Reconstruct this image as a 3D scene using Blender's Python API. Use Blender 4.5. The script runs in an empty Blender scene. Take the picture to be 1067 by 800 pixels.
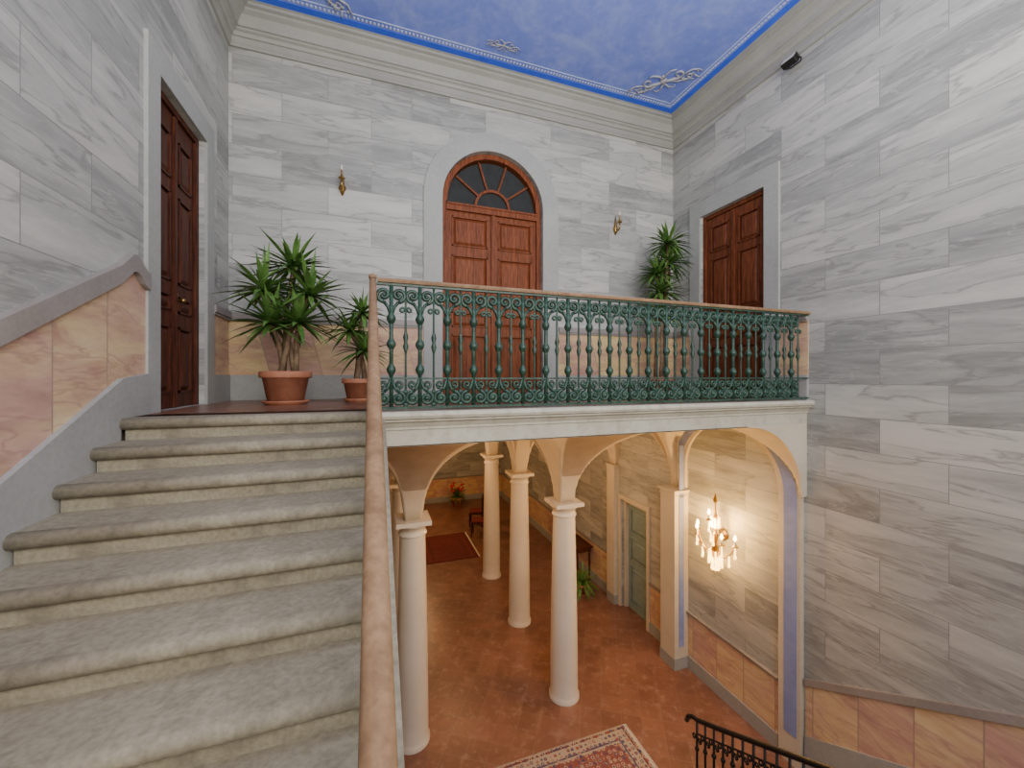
import bpy, bmesh, math, random
from mathutils import Vector, Matrix
random.seed(7)
R=math.radians
# ---------------------------------------------------------------- key dims
XL,XR,YB=-1.72,5.30,6.0
YR=3.63           # balcony rail plane
ZF=-0.295         # landing floor
ZL=-5.13          # lower hall floor
ZC=4.66           # ceiling
YN=-3.2           # near end of stairwell
YE=16.4           # far end of lower hall
RIS,TRD=0.158,0.315
def nose(y): return ZF-(3.57-y)*RIS/TRD
# ---------------------------------------------------------------- materials
def newmat(name):
    m=bpy.data.materials.new(name); m.use_nodes=True
    nt=m.node_tree; b=nt.nodes['Principled BSDF']; return m,nt,b
def N(nt,t,**k):
    n=nt.nodes.new(t)
    for a,v in k.items(): setattr(n,a,v)
    return n
def L(nt,a,b): nt.links.new(a,b)
def setin(n,**k):
    for a,v in k.items(): n.inputs[a.replace('_',' ')].default_value=v
def math_(nt,op,a,b=None,clamp=False):
    n=N(nt,'ShaderNodeMath',operation=op); n.use_clamp=clamp
    for i,v in enumerate((a,b)):
        if v is None: continue
        if isinstance(v,(int,float)): n.inputs[i].default_value=v
        else: L(nt,v,n.inputs[i])
    return n.outputs[0]
def mix(nt,f,a,b,bt='MIX'):
    n=N(nt,'ShaderNodeMix',data_type='RGBA',blend_type=bt)
    for s,v in ((n.inputs[0],f),(n.inputs[6],a),(n.inputs[7],b)):
        if isinstance(v,(int,float)): s.default_value=v
        elif isinstance(v,tuple): s.default_value=(*v[:3],1)
        else: L(nt,v,s)
    return n.outputs[2]
def ramp(nt,f,stops,const=False):
    n=N(nt,'ShaderNodeValToRGB'); cr=n.color_ramp
    if const: cr.interpolation='CONSTANT'
    while len(cr.elements)<len(stops): cr.elements.new(0.5)
    for e,(p,c) in zip(cr.elements,stops):
        e.position=p; e.color=(*c[:3],1) if isinstance(c,tuple) else (c,c,c,1)
    L(nt,f,n.inputs[0]); return n.outputs[0]
def noise(nt,vec,scale,detail=4,rough=.55,dist=0):
    n=N(nt,'ShaderNodeTexNoise'); setin(n,Scale=scale,Detail=detail,Roughness=rough,Distortion=dist)
    if vec is not None: L(nt,vec,n.inputs['Vector'])
    return n.outputs[0]
def objco(nt): return N(nt,'ShaderNodeTexCoord').outputs['Object']
def plane_uv(nt,ax,rotz=0,off=(0,0,0)):
    co=objco(nt); s=N(nt,'ShaderNodeSeparateXYZ'); L(nt,co,s.inputs[0])
    c=N(nt,'ShaderNodeCombineXYZ')
    L(nt,s.outputs['XYZ'.index(ax[0])],c.inputs[0]); L(nt,s.outputs['XYZ'.index(ax[1])],c.inputs[1])
    if rotz or any(off):
        m=N(nt,'ShaderNodeMapping'); m.inputs['Rotation'].default_value=(0,0,rotz); m.inputs['Location'].default_value=off; L(nt,c.outputs[0],m.inputs[0]); return m.outputs[0]
    return c.outputs[0]
def brick(nt,vec,w,h,mortar=.004,offset=.5):
    n=N(nt,'ShaderNodeTexBrick'); n.offset=offset
    setin(n,Scale=1,Mortar_Size=mortar,Mortar_Smooth=.1,Brick_Width=w,Row_Height=h,Bias=0)
    n.inputs['Color1'].default_value=(0,0,0,1); n.inputs['Color2'].default_value=(1,1,1,1); n.inputs['Mortar'].default_value=(.5,.5,.5,1)
    L(nt,vec,n.inputs['Vector']); return n.outputs['Color'],n.outputs['Fac']
def bump(nt,b,h,s=.3,d=.02):
    n=N(nt,'ShaderNodeBump'); setin(n,Strength=s,Distance=d); L(nt,h,n.inputs['Height']); L(nt,n.outputs[0],b.inputs['Normal'])
def marble_wall(name,ax):
    m,nt,b=newmat(name)
    uv=plane_uv(nt,ax,0,(0,.08,0)); rnd,fac=brick(nt,uv,1.12,.385,.0035)
    sc=N(nt,'ShaderNodeVectorMath',operation='SCALE'); L(nt,rnd,sc.inputs[0]); sc.inputs[3].default_value=23.
    ad=N(nt,'ShaderNodeVectorMath',operation='ADD'); L(nt,uv,ad.inputs[0]); L(nt,sc.outputs[0],ad.inputs[1])
    flip=math_(nt,'SUBTRACT',math_(nt,'MULTIPLY',math_(nt,'GREATER_THAN',math_(nt,'FRACT',math_(nt,'MULTIPLY',rnd,7.3)),.30),1.35),.60)
    rot=N(nt,'ShaderNodeCombineXYZ'); L(nt,flip,rot.inputs[2])
    mp=N(nt,'ShaderNodeMapping'); L(nt,ad.outputs[0],mp.inputs[0]); L(nt,rot.outputs[0],mp.inputs['Rotation']); mp.inputs['Scale'].default_value=(.45,2.8,1)
    n1=noise(nt,mp.outputs[0],1.5,9,.62,.35)
    n2=noise(nt,mp.outputs[0],1.5,5,.5,.45)
    n4=noise(nt,mp.outputs[0],5,6,.62,.3)
    n5=noise(nt,mp.outputs[0],2.6,5,.5,.6)
    t=math_(nt,'ADD',math_(nt,'ADD',math_(nt,'MULTIPLY',n1,.85),math_(nt,'MULTIPLY',rnd,.34)),math_(nt,'MULTIPLY',n4,.28))
    base=ramp(nt,t,[(.46,(.200,.203,.188)),(.63,(.315,.318,.292)),(.78,(.415,.415,.378)),(.97,(.53,.52,.465))])
    v=math_(nt,'ABSOLUTE',math_(nt,'SUBTRACT',n2,.5))
    vm=ramp(nt,v,[(0,.6),(.022,0.0)])
    base=mix(nt,vm,base,(.185,.185,.17))
    v5=math_(nt,'ABSOLUTE',math_(nt,'SUBTRACT',n5,.46)); base=mix(nt,ramp(nt,v5,[(0,.35),(.012,0.0)]),base,(.56,.55,.50))
    base=mix(nt,math_(nt,'MULTIPLY',fac,.7),base,(.175,.173,.16))
    L(nt,base,b.inputs['Base Color']); setin(b,Roughness=.5)
    bump(nt,b,math_(nt,'SUBTRACT',1.0,fac),.2,.003)
    return m
def dado_mat(name,ax,cy,cp,w=.5,shear=0.0):
    m,nt,b=newmat(name)
    co=objco(nt); s=N(nt,'ShaderNodeSeparateXYZ'); L(nt,co,s.inputs[0]); cc=N(nt,'ShaderNodeCombineXYZ')
    a0=s.outputs['XYZ'.index(ax[0])]; zz=s.outputs[2]
    L(nt,math_(nt,'ADD',a0,math_(nt,'MULTIPLY',zz,shear)),cc.inputs[0]); L(nt,math_(nt,'ADD',zz,5.5),cc.inputs[1]); uv=cc.outputs[0]
    rnd,fac=brick(nt,uv,w,9.0,.006,0)
    sc=N(nt,'ShaderNodeVectorMath',operation='SCALE'); L(nt,rnd,sc.inputs[0]); sc.inputs[3].default_value=11.
    ad=N(nt,'ShaderNodeVectorMath',operation='ADD'); L(nt,uv,ad.inputs[0]); L(nt,sc.outputs[0],ad.inputs[1])
    flip=math_(nt,'SUBTRACT',math_(nt,'MULTIPLY',math_(nt,'GREATER_THAN',rnd,.5),1.7),.85)
    rot=N(nt,'ShaderNodeCombineXYZ'); L(nt,flip,rot.inputs[2])
    mp=N(nt,'ShaderNodeMapping'); L(nt,ad.outputs[0],mp.inputs[0]); L(nt,rot.outputs[0],mp.inputs['Rotation']); mp.inputs['Scale'].default_value=(.6,2.2,1)
    n1=noise(nt,mp.outputs[0],2.2,8,.65,.4)
    tone=math_(nt,'ADD',math_(nt,'MULTIPLY',n1,.95),math_(nt,'MULTIPLY',rnd,.22))
    base=ramp(nt,tone,[(.42,cp),(.56,tuple((a+c)/2 for a,c in zip(cp,cy))),(.68,cy)])
    n3=noise(nt,mp.outputs[0],3.5,7,.65,.3); base=mix(nt,.5,base,ramp(nt,n3,[(.35,(.33,.31,.31)),(.65,(.68,.68,.66))]),'OVERLAY')
    n2=noise(nt,mp.outputs[0],1.8,5,.5,.6)
    v=ramp(nt,math_(nt,'ABSOLUTE',math_(nt,'SUBTRACT',n2,.5)),[(0,.5),(.025,0.0)])
    base=mix(nt,v,base,(.36,.18,.16)); base=mix(nt,math_(nt,'MULTIPLY',fac,.75),base,(.28,.2,.17))
    L(nt,base,b.inputs['Base Color']); setin(b,Roughness=.5); return m
def stone(name,c1,c2,scale=3,rough=.6,bs=.15,c3=None,hi=18,sp=.12):
    m,nt,b=newmat(name); co=objco(nt)
    n1=noise(nt,co,scale,6,.6,.3); col=ramp(nt,n1,[(.35,c1),(.65,c2)])
    n2=noise(nt,co,scale*hi,5,.6)
    col=mix(nt,sp,col,ramp(nt,n2,[(.35,(.25,.25,.25)),(.6,(.9,.9,.9))]),'SOFT_LIGHT')
    if c3:
        n3=noise(nt,co,scale*2.1,8,.7,.5); col=mix(nt,ramp(nt,n3,[(.50,0.0),(.68,.8)]),col,c3)
    L(nt,col,b.inputs['Base Color']); setin(b,Roughness=rough)
    if bs: bump(nt,b,n2,bs,.004)
    return m
def plain(name,c,rough=.5,metal=0,emit=None,es=0,trans=0):
    m,nt,b=newmat(name); co=objco(nt)
    n=noise(nt,co,9,4); col=mix(nt,ramp(nt,n,[(.3,0.0),(.7,1.0)]),tuple(x*.88 for x in c),tuple(min(1,x*1.1) for x in c))
    L(nt,col,b.inputs['Base Color']); setin(b,Roughness=rough,Metallic=metal)
    if trans: b.inputs['Transmission Weight'].default_value=trans
    if emit: b.inputs['Emission Color'].default_value=(*emit,1); b.inputs['Emission Strength'].default_value=es
    return m
def wood(name,c1,c2,rough=.5,sc=(11,11,.8)):
    m,nt,b=newmat(name); co=objco(nt)
    mp=N(nt,'ShaderNodeMapping'); L(nt,co,mp.inputs[0]); mp.inputs['Scale'].default_value=sc
    n1=noise(nt,mp.outputs[0],2.2,8,.65,1.6); col=ramp(nt,n1,[(.34,c1),(.66,c2)])
    n2=noise(nt,mp.outputs[0],9,6,.7,.5); col=mix(nt,.35,col,ramp(nt,n2,[(.4,(.1,.1,.1)),(.6,(.9,.9,.9))]),'SOFT_LIGHT')
    L(nt,col,b.inputs['Base Color']); setin(b,Roughness=rough); b.inputs['Specular IOR Level'].default_value=.18; bump(nt,b,n1,.12,.004); return m
def terracotta(name,size,ang,k=1.):
    m,nt,b=newmat(name); uv=plane_uv(nt,'XY',ang); rnd,fac=brick(nt,uv,size,size,.004,0)
    col=ramp(nt,rnd,[(0,(.185*k,.082*k,.053*k)),(.5,(.205*k,.092*k,.059*k)),(1,(.235*k,.108*k,.070*k))])
    n=noise(nt,uv,1.1,7,.65,.6); col=mix(nt,.45,col,ramp(nt,n,[(.35,(.28,.27,.26)),(.65,(.72,.71,.70))]),'OVERLAY')
    n3=noise(nt,uv,6,8,.75); col=mix(nt,ramp(nt,n3,[(.52,0.0),(.72,.6)]),col,(.40,.28,.22))
    col=mix(nt,math_(nt,'MULTIPLY',fac,.4),col,(.28,.20,.16))
    L(nt,col,b.inputs['Base Color']); setin(b,Roughness=.33); bump(nt,b,math_(nt,'SUBTRACT',1.0,fac),.2,.003); return m
M={}
M['mx']=marble_wall('marble_ashlar_x','XZ'); M['my']=marble_wall('marble_ashlar_y','YZ')
M['dx']=dado_mat('yellow_pink_marble_x','XZ',(.68,.50,.23),(.52,.30,.22),.62,.25)
M['dy']=dado_mat('pink_marble_y','YZ',(.64,.47,.27),(.50,.30,.24),.50,0)
M['grey']=stone('grey_stone_trim',(.30,.30,.28),(.35,.35,.325),1.5,.55,.03)
M['mauve']=stone('mauve_stone_rail',(.235,.21,.19),(.29,.26,.235),2,.5,.03)
M['frame']=stone('light_grey_surround',(.33,.335,.31),(.37,.375,.345),1.5,.6,.02)
M['corn']=stone('cornice_stone',(.30,.30,.27),(.35,.35,.315),1.2,.6,.0,None,18,.05)
M['tread']=stone('worn_sandstone',(.225,.195,.135),(.325,.285,.20),1.6,.85,.5,(.15,.13,.09),20,.3)
M['riser']=stone('cream_riser_stone',(.24,.21,.145),(.325,.29,.205),2.4,.85,.4,(.17,.15,.105),18,.3)
M['cream']=stone('cream_plaster',(.55,.48,.36),(.61,.54,.42),2,.7,.02)
M['fascia']=stone('balcony_stone',(.46,.43,.34),(.55,.52,.42),4,.6,.1,(.36,.33,.26))
M['blue']=stone('blue_painted_band',(.20,.25,.48),(.25,.30,.54),4,.7,.02)
M['col']=stone('white_marble_column',(.70,.62,.50),(.78,.70,.58),1.5,.3,.0,None,5,.05)
M['terra']=terracotta('terracotta_tiles',.30,R(32),.98); M['terra2']=terracotta('terracotta_landing',.3,0,1.0)
M['wood']=wood('walnut_door',(.070,.019,.007),(.21,.060,.024))
M['woodm']=wood('reddish_door_wood',(.10,.026,.009),(.27,.078,.028))
M['wdark']=wood('dark_reddish_wood',(.035,.010,.006),(.12,.034,.016))
M['rail']=stone('worn_handrail',(.205,.120,.062),(.27,.165,.090),3,.6,.06,(.15,.085,.045),12,.3)
M['rail'].node_tree.nodes['Principled BSDF'].inputs['Specular IOR Level'].default_value=.25
M['iron']=stone('green_patina_iron',(.008,.028,.019),(.020,.066,.044),14,.45,.1,(.07,.13,.085),3)
M['irond']=plain('black_iron',(.012,.012,.014),.4,.5)
M['brass']=plain('antique_brass',(.40,.24,.07),.3,.9)
M['pot']=stone('terracotta_pot',(.34,.12,.06),(.48,.20,.11),6,.75,.1)
M['soil']=stone('potting_soil',(.03,.02,.015),(.07,.045,.03),20,.95,.4)
M['leaf']=stone('yucca_leaf',(.055,.135,.025),(.14,.28,.06),5,.45,0)
M['trunk']=stone('fibrous_trunk',(.14,.09,.05),(.28,.19,.11),12,.9,.4)
M['glassd']=plain('dark_fanlight_glass',(.035,.037,.036),.6); M['glassd'].node_tree.nodes['Principled BSDF'].inputs['Specular IOR Level'].default_value=.1
M['candle']=plain('ivory_candle',(.75,.68,.52),.5)
M['bulb']=plain('warm_bulb',(1,.8,.5),.5,0,(1,.58,.16),45)
M['crystal']=plain('glowing_crystal_glass',(1,.93,.78),.05,0,(1,.54,.13),4,.5)  # drops emit by themselves, imitating the glow of the bulbs
M['dgreen']=plain('sage_painted_wood',(.22,.30,.28),.5)
M['white']=plain('offwhite_plaster',(.50,.48,.43),.8)
M['stucco']=stone('stucco_relief',(.28,.29,.36),(.44,.44,.46),9,.7,.05)
M['whitep']=plain('white_painted_bead',(.58,.64,.86),.7)
M['red']=plain('red_upholstery',(.16,.02,.02),.8)
M['redfl']=plain('red_flowers',(.5,.03,.03),.7)
M['black']=plain('black_metal',(.01,.01,.01),.4)
M['lens']=plain('lamp_lens',(.7,.7,.7),.1)
m,nt,b=newmat('blue_ceiling'); co=objco(nt)
n1=noise(nt,co,1.3,8,.68,.8); c=ramp(nt,n1,[(.3,(.145,.21,.68)),(.5,(.19,.265,.76)),(.72,(.30,.38,.83))])
n2=noise(nt,co,7,8,.72); c=mix(nt,ramp(nt,n2,[(.48,0.0),(.75,.5)]),c,(.38,.45,.84)); L(nt,c,b.inputs['Base Color']); setin(b,Roughness=.85); M['ceil']=m
M['ceild']=stone('bright_blue_border',(.03,.10,.72),(.04,.13,.82),4,.85,0)
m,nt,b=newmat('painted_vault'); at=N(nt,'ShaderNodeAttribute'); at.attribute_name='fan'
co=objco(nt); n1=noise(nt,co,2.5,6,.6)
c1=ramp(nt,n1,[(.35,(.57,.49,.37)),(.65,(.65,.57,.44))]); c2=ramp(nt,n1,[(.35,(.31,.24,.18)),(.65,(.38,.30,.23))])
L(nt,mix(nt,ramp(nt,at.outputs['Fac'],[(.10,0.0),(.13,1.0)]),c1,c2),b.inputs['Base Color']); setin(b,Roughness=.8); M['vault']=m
def rugmat(name,w,h,bands,c1,c2,c3,c4):
    m,nt,b=newmat(name); co=objco(nt); s=N(nt,'ShaderNodeSeparateXYZ'); L(nt,co,s.inputs[0])
    dx=math_(nt,'SUBTRACT',w/2,math_(nt,'ABSOLUTE',s.outputs[0])); dy=math_(nt,'SUBTRACT',h/2,math_(nt,'ABSOLUTE',s.outputs[1]))
    d=math_(nt,'MINIMUM',dx,dy); bc=ramp(nt,math_(nt,'MULTIPLY',d,1.0),bands,True)
    vo=N(nt,'ShaderNodeTexVoronoi'); setin(vo,Scale=15,Randomness=.25); L(nt,co,vo.inputs['Vector'])
    sp=N(nt,'ShaderNodeSeparateXYZ'); L(nt,vo.outputs['Color'],sp.inputs[0])
    fl=ramp(nt,sp.outputs[0],[(0,c1),(.33,c2),(.6,c3),(.8,c4)],True); f2=ramp(nt,sp.outputs[1],[(0,c3),(.4,c1),(.7,c4)],True)
    pt=mix(nt,ramp(nt,vo.outputs['Distance'],[(0,1.0),(.20,0.0)],True),fl,f2)
    msk=ramp(nt,vo.outputs['Distance'],[(0,1.0),(.36,0.0)],True)
    c=mix(nt,math_(nt,'MULTIPLY',msk,.9),bc,pt)
    v2=N(nt,'ShaderNodeTexVoronoi'); v2.feature='DISTANCE_TO_EDGE'; setin(v2,Scale=9,Randomness=.6); L(nt,co,v2.inputs['Vector'])
    c=mix(nt,ramp(nt,v2.outputs['Distance'],[(0,.8),(.035,0.0)]),c,c4)
    L(nt,c,b.inputs['Base Color']); setin(b,Roughness=.95)
    bump(nt,b,noise(nt,co,160,2),.3,.003); return m
M['rug']=rugmat('persian_rug',2.6,1.3,[(0,(.36,.29,.21)),(.03,(.12,.03,.03)),(.055,(.40,.32,.23)),(.18,(.07,.06,.12)),(.205,(.40,.31,.22)),(.235,(.22,.07,.055))],(.05,.05,.12),(.42,.33,.24),(.26,.06,.05),(.34,.24,.17))
M['rug2']=rugmat('dark_red_rug',1.5,1.9,[(0,(.10,.01,.01)),(.1,(.16,.02,.02)),(.2,(.10,.015,.015)),(.3,(.14,.02,.02))],(.10,.02,.02),(.14,.03,.02),(.16,.04,.03),(.12,.02,.02))
# ---------------------------------------------------------------- mesh builder
class MB:
    def __init__(s): s.v=[];s.f=[];s.mi=[];s.mats=[];s.sm=[]
    def m(s,k):
        if k not in s.mats: s.mats.append(k)
        return s.mats.index(k)
    def add(s,vs,fs,k,smooth=False):
        o=len(s.v); s.v+= [tuple(v) for v in vs]; i=s.m(k)
        for f in fs: s.f.append(tuple(o+x for x in f)); s.mi.append(i); s.sm.append(smooth)
    def box(s,x0,x1,y0,y1,z0,z1,k):
        vs=[(x,y,z) for x in(x0,x1) for y in(y0,y1) for z in(z0,z1)]
        s.add(vs,[(0,1,3,2),(4,6,7,5),(0,4,5,1),(2,3,7,6),(0,2,6,4),(1,5,7,3)],k)
    def frustum(s,x0,x1,z0,z1,yb,yf,ins,k):
        a=[(x0,yb,z0),(x1,yb,z0),(x1,yb,z1),(x0,yb,z1)]; i=ins
        c=[(x0+i,yf,z0+i),(x1-i,yf,z0+i),(x1-i,yf,z1-i),(x0+i,yf,z1-i)]
        s.add(a+c,[(4,5,6,7),(0,1,5,4),(1,2,6,5),(2,3,7,6),(3,0,4,7)],k)
    def lathe(s,prof,c=(0,0,0),k='grey',n=24,smooth=True,ax='z'):
        vs=[];fs=[]
        for r,z in prof:
            for i in range(n):
                a=2*math.pi*i/n; p=(r*math.cos(a),r*math.sin(a),z)
                if ax=='y': p=(p[0],z,p[1])
                if ax=='x': p=(z,p[0],p[1])
                vs.append((c[0]+p[0],c[1]+p[1],c[2]+p[2]))
        for j in range(len(prof)-1):
            for i in range(n): fs.append((j*n+i,j*n+(i+1)%n,(j+1)*n+(i+1)%n,(j+1)*n+i))
        s.add(vs,fs,k,smooth)
        s.add(vs[:n],[tuple(range(n))[::-1]],k); s.add(vs[-n:],[tuple(range(n))],k)
    def tube(s,path,r,k,n=6,flat=1.0):
        path=[Vector(p) for p in path]; m=len(path); rs=r if isinstance(r,(list,tuple)) else [r]*m
        T=[(path[min(i+1,m-1)]-path[max(i-1,0)]).normalized() for i in range(m)]
        up=Vector((0,1,0)) if abs(T[0].y)<.9 else Vector((1,0,0))
        vs=[];fs=[]
        for i in range(m):
            up=(up-T[i]*up.dot(T[i])).normalized(); b=T[i].cross(up)
            for j in range(n):
                a=2*math.pi*j/n; vs.append(path[i]+up*math.cos(a)*rs[i]*flat+b*math.sin(a)*rs[i])
        for i in range(m-1):
            for j in range(n): fs.append((i*n+j,i*n+(j+1)%n,(i+1)*n+(j+1)%n,(i+1)*n+j))
        fs.append(tuple(range(n))[::-1]); fs.append(tuple((m-1)*n+j for j in range(n)))
        s.add(vs,fs,k,True)
    def prism(s,pts,ax,a,b,k):
        def P(p,t): return {'x':(t,p[0],p[1]),'y':(p[0],t,p[1]),'z':(p[0],p[1],t)}[ax]
        from mathutils.geometry import tessellate_polygon
        tr=tessellate_polygon([[Vector((p[0],p[1],0)) for p in pts]]); n=len(pts)
        vs=[P(p,a) for p in pts]+[P(p,b) for p in pts]
        fs=[tuple(t) for t in tr]+[tuple(n+x for x in t[::-1]) for t in tr]+[(i,(i+1)%n,n+(i+1)%n,n+i) for i in range(n)]
        s.add(vs,fs,k)
    def sphere(s,c,r,k,n=10,sz=1):
        s.lathe([(max(.0005,r*math.sin(math.pi*i/8)),-r*sz*math.cos(math.pi*i/8)) for i in range(9)],c,k,n)
    def mesh(s,name,bev=0):
        me=bpy.data.meshes.new(name); me.from_pydata(s.v,[],s.f); 
        for k in s.mats: me.materials.append(M[k])
        for p,i,sm in zip(me.polygons,s.mi,s.sm): p.material_index=i; p.use_smooth=sm
        bm=bmesh.new(); bm.from_mesh(me); bmesh.ops.recalc_face_normals(bm,faces=bm.faces); bm.to_mesh(me); bm.free()
        return me
    def obj(s,name,parent=None,loc=(0,0,0),rot=(0,0,0),bev=0):
        o=bpy.data.objects.new(name,s.mesh(name)); bpy.context.scene.collection.objects.link(o)
        o.location=loc;o.rotation_euler=rot
        if parent: o.parent=parent
        if bev:
            md=o.modifiers.new('bevel','BEVEL'); md.width=bev; md.segments=3; md.limit_method='ANGLE'
        return o
def link(me,name,parent=None,loc=(0,0,0),rot=(0,0,0)):
    o=bpy.data.objects.new(name,me); bpy.context.scene.collection.objects.link(o); o.location=loc;o.rotation_euler=rot
    if parent:o.parent=parent
    return o
def empty(name,loc=(0,0,0),rot=(0,0,0),parent=None):
    o=bpy.data.objects.new(name,None); o.empty_display_size=.1; bpy.context.scene.collection.objects.link(o)
    o.location=loc;o.rotation_euler=rot
    if parent:o.parent=parent
    return o
def tag(o,label,cat,group=None):
    o['label']=label;o['category']=cat
    if group:o['group']=group
def struct(o,label=None):
    o['kind']='structure'
    if label:o['label']=label
    return o
def arc(cx,cz,r,a0,a1,n=24,rz=None):
    rz=rz or r
    return [(cx+r*math.cos(R(a0+(a1-a0)*i/n)),cz+rz*math.sin(R(a0+(a1-a0)*i/n))) for i in range(n+1)]
# ---------------------------------------------------------------- room shell
DCX,DW,DSP=1.826,.82,2.71
b=MB(); b.prism([(XL-.3,ZF),(DCX-DW,ZF),(DCX-DW,DSP)]+arc(DCX,DSP,DW,180,0)[1:]+[(DCX+DW,ZF),(XR+.3,ZF),(XR+.3,ZC+.1),(XL-.3,ZC+.1)],'y',YB,YB+.3,'mx')
struct(b.obj('wall_back'),'grey marble block wall with arched doorway')
b=MB(); b.prism([(YN,ZF),(4.16,ZF),(4.16,2.72),(5.34,2.72),(5.34,ZF),(YB,ZF),(YB,ZC+.1),(YN,ZC+.1)],'x',XR,XR+.3,'my')
struct(b.obj('wall_right'),'grey marble block wall of the stairwell')
b=MB(); b.prism([(YN,ZL),(6.72,ZL),(6.72,-2.72),(7.62,-2.72),(7.62,ZL),(YE,ZL),(YE,ZF),(YN,ZF)],'x',XR,XR+.3,'my')
struct(b.obj('wall_right.001'),'marble block wall of the lower hall')
b=MB(); b.prism([(YN,ZF),(4.19,ZF),(4.19,2.57),(5.22,2.57),(5.22,ZF),(YB,ZF),(YB,ZC+.1),(YN,ZC+.1)],'x',XL-.3,XL,'my')
struct(b.obj('wall_left'),'grey marble block wall beside the stairs')
b=MB(); b.box(XL-.3,XL,YN,YE,ZL,ZF,'my'); struct(b.obj('wall_left.001'))
b=MB(); b.box(XL-.3,XR+.3,YE,YE+.2,ZL,ZF,'mx'); struct(b.obj('wall_far'))
b=MB(); b.box(XL-.3,XR+.3,YN-.2,YN,ZL,-.6,'mx'); struct(b.obj('light_block_near'))  # unseen slab, added to keep world light out of the lower hall
b=MB(); b.prism([(-1.1,ZL),(3.4,ZL),(3.4,nose(3.4)-.42),(-1.1,nose(-1.1)-.42)],'x',-.12,.0,'white'); struct(b.obj('wall_under_stair'))
b=MB(); b.box(XL-.3,XR+.3,YN,YE,ZL-.2,ZL,'terra'); struct(b.obj('floor'),'terracotta tiled lower hall floor')
b=MB(); b.box(XL,XR,3.72,YB+.3,ZF-.2,ZF,'terra2'); struct(b.obj('floor.001'),'terracotta landing floor')
b=MB(); b.box(XL,XR,YN,-1.26,-3.02,-2.82,'terra2'); struct(b.obj('floor.002'))
b=MB(); b.box(XL-.3,XR+.3,YN,YB+.3,ZC,ZC+.15,'ceil'); struct(b.obj('ceiling'),'painted periwinkle blue ceiling')
def framestrip(name,o0,o1,z0,z1,k):
    b=MB(); y0=YN
    b.box(XL+o0,XL+o1,y0,YB-o0,z0,z1,k); b.box(XR-o1,XR-o0,y0,YB-o0,z0,z1,k); b.box(XL+o1,XR-o1,YB-o1,YB-o0,z0,z1,k)
    return struct(b.obj(name))
framestrip('trim_1',.29,.40,ZC-.006,ZC-.001,'ceild')
framestrip('trim_2',.50,.512,ZC-.006,ZC-.001,'whitep')
b=MB(); bx=[]
x=XL+.46
while x<XR-.46: bx.append((x,YB-.45)); x+=.05
y=1.0
while y<YB-.46: bx.append((XL+.45,y)); bx.append((XR-.45,y)); y+=.05
for x,y in bx: b.box(x-.012,x+.012,y-.016,y+.016,ZC-.008,ZC-.001,'whitep')
struct(b.obj('trim_3'),'white painted bead border of the ceiling')
prof=[(0,4.23),(.03,4.23),(.03,4.26),(.045,4.275),(.045,4.345),(.065,4.35),(.085,4.385),(.115,4.40),(.115,4.425),(.14,4.43),(.15,4.48),(.19,4.54),(.24,4.57),(.24,4.60),(.28,4.61),(.28,4.645),(.305,4.65),(.305,4.665)]
vs=[];fs=[]
for o,z in prof: vs+=[(XL+o,YN,z),(XL+o,YB-o,z),(XR-o,YB-o,z),(XR-o,YN,z)]
for i in range(len(prof)-1):
    for j in range(3): fs.append((i*4+j,i*4+j+1,(i+1)*4+j+1,(i+1)*4+j))
b=MB(); b.add(vs,fs,'corn'); struct(b.obj('trim_4'),'moulded grey stone cornice')
# ---------------------------------------------------------------- door surrounds
b=MB(); ro=1.10
b.prism([(DCX-ro,ZF),(DCX-DW,ZF),(DCX-DW,DSP)]+arc(DCX,DSP,DW,180,0)[1:]+[(DCX+DW,ZF),(DCX+ro,ZF)]+arc(DCX,DSP,ro,0,180),'y',YB-.03,YB,'frame')
struct(b.obj('trim_5'),'grey arched stone door surround')
def surround(name,x0,x1,y0,y1,top,w,k='frame',zf=ZF):
    b=MB(); b.prism([(y0-w,zf),(y0,zf),(y0,top),(y1,top),(y1,zf),(y1+w,zf),(y1+w,top+w*1.15),(y0-w,top+w*1.15)],'x',x0,x1,k); return struct(b.obj(name))
surround('trim_6',XL,XL+.03,4.19,5.22,2.57,.20); surround('trim_7',XR-.03,XR,4.16,5.34,2.72,.22)
surround('trim_8',XR-.04,XR,6.72,7.62,-2.72,.08,'cream',ZL)
# ---------------------------------------------------------------- dados
Z0,Z1,Z2=.03,.72,.83
def dado(name,ax,a0,a1,w,sgn,z0,z1,z2,zb,k):
    b=MB()
    def bx(t0,t1,d,za,zc,kk):
        u0,u1=sorted((w,w+sgn*d))
        if ax=='y': b.box(t0,t1,u0,u1,za,zc,kk)
        else: b.box(u0,u1,t0,t1,za,zc,kk)
    bx(a0,a1,.03,zb,z0,'grey'); bx(a0,a1,.012,z0,z1,k); bx(a0,a1,.035,z1,z1+.03,'mauve'); bx(a0,a1,.05,z1+.03,z2,'mauve')
    return struct(b.obj(name))
dado('baseboard_back','y',XL,.723,YB,-1,Z0,Z1,Z2,ZF,'dx'); dado('baseboard_back.001','y',2.93,XR,YB,-1,Z0,Z1,Z2,ZF,'dx')
dado('baseboard_left','x',5.42,YB-.05,XL,1,Z0,Z1,Z2,ZF,'dy'); dado('baseboard_right','x',5.56,YB-.05,XR,-1,Z0,Z1,Z2,ZF,'dy')
dado('baseboard_right.001','x',3.56,3.94,XR,-1,Z0,Z1,Z2,ZF,'dy')
def zt(y): return .83-(3.68-y)*.525
b=MB()
top=[(3.99,.83),(3.95,.835),(3.90,.86),(3.85,.905),(3.80,.93),(3.75,.92),(3.68,.865),(3.60,.80),(YN,zt(YN)-.01)]
low=[(p[0],p[1]-.13) for p in top]
b.prism(top+low[::-1],'x',XL,XL+.05,'mauve')
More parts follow.
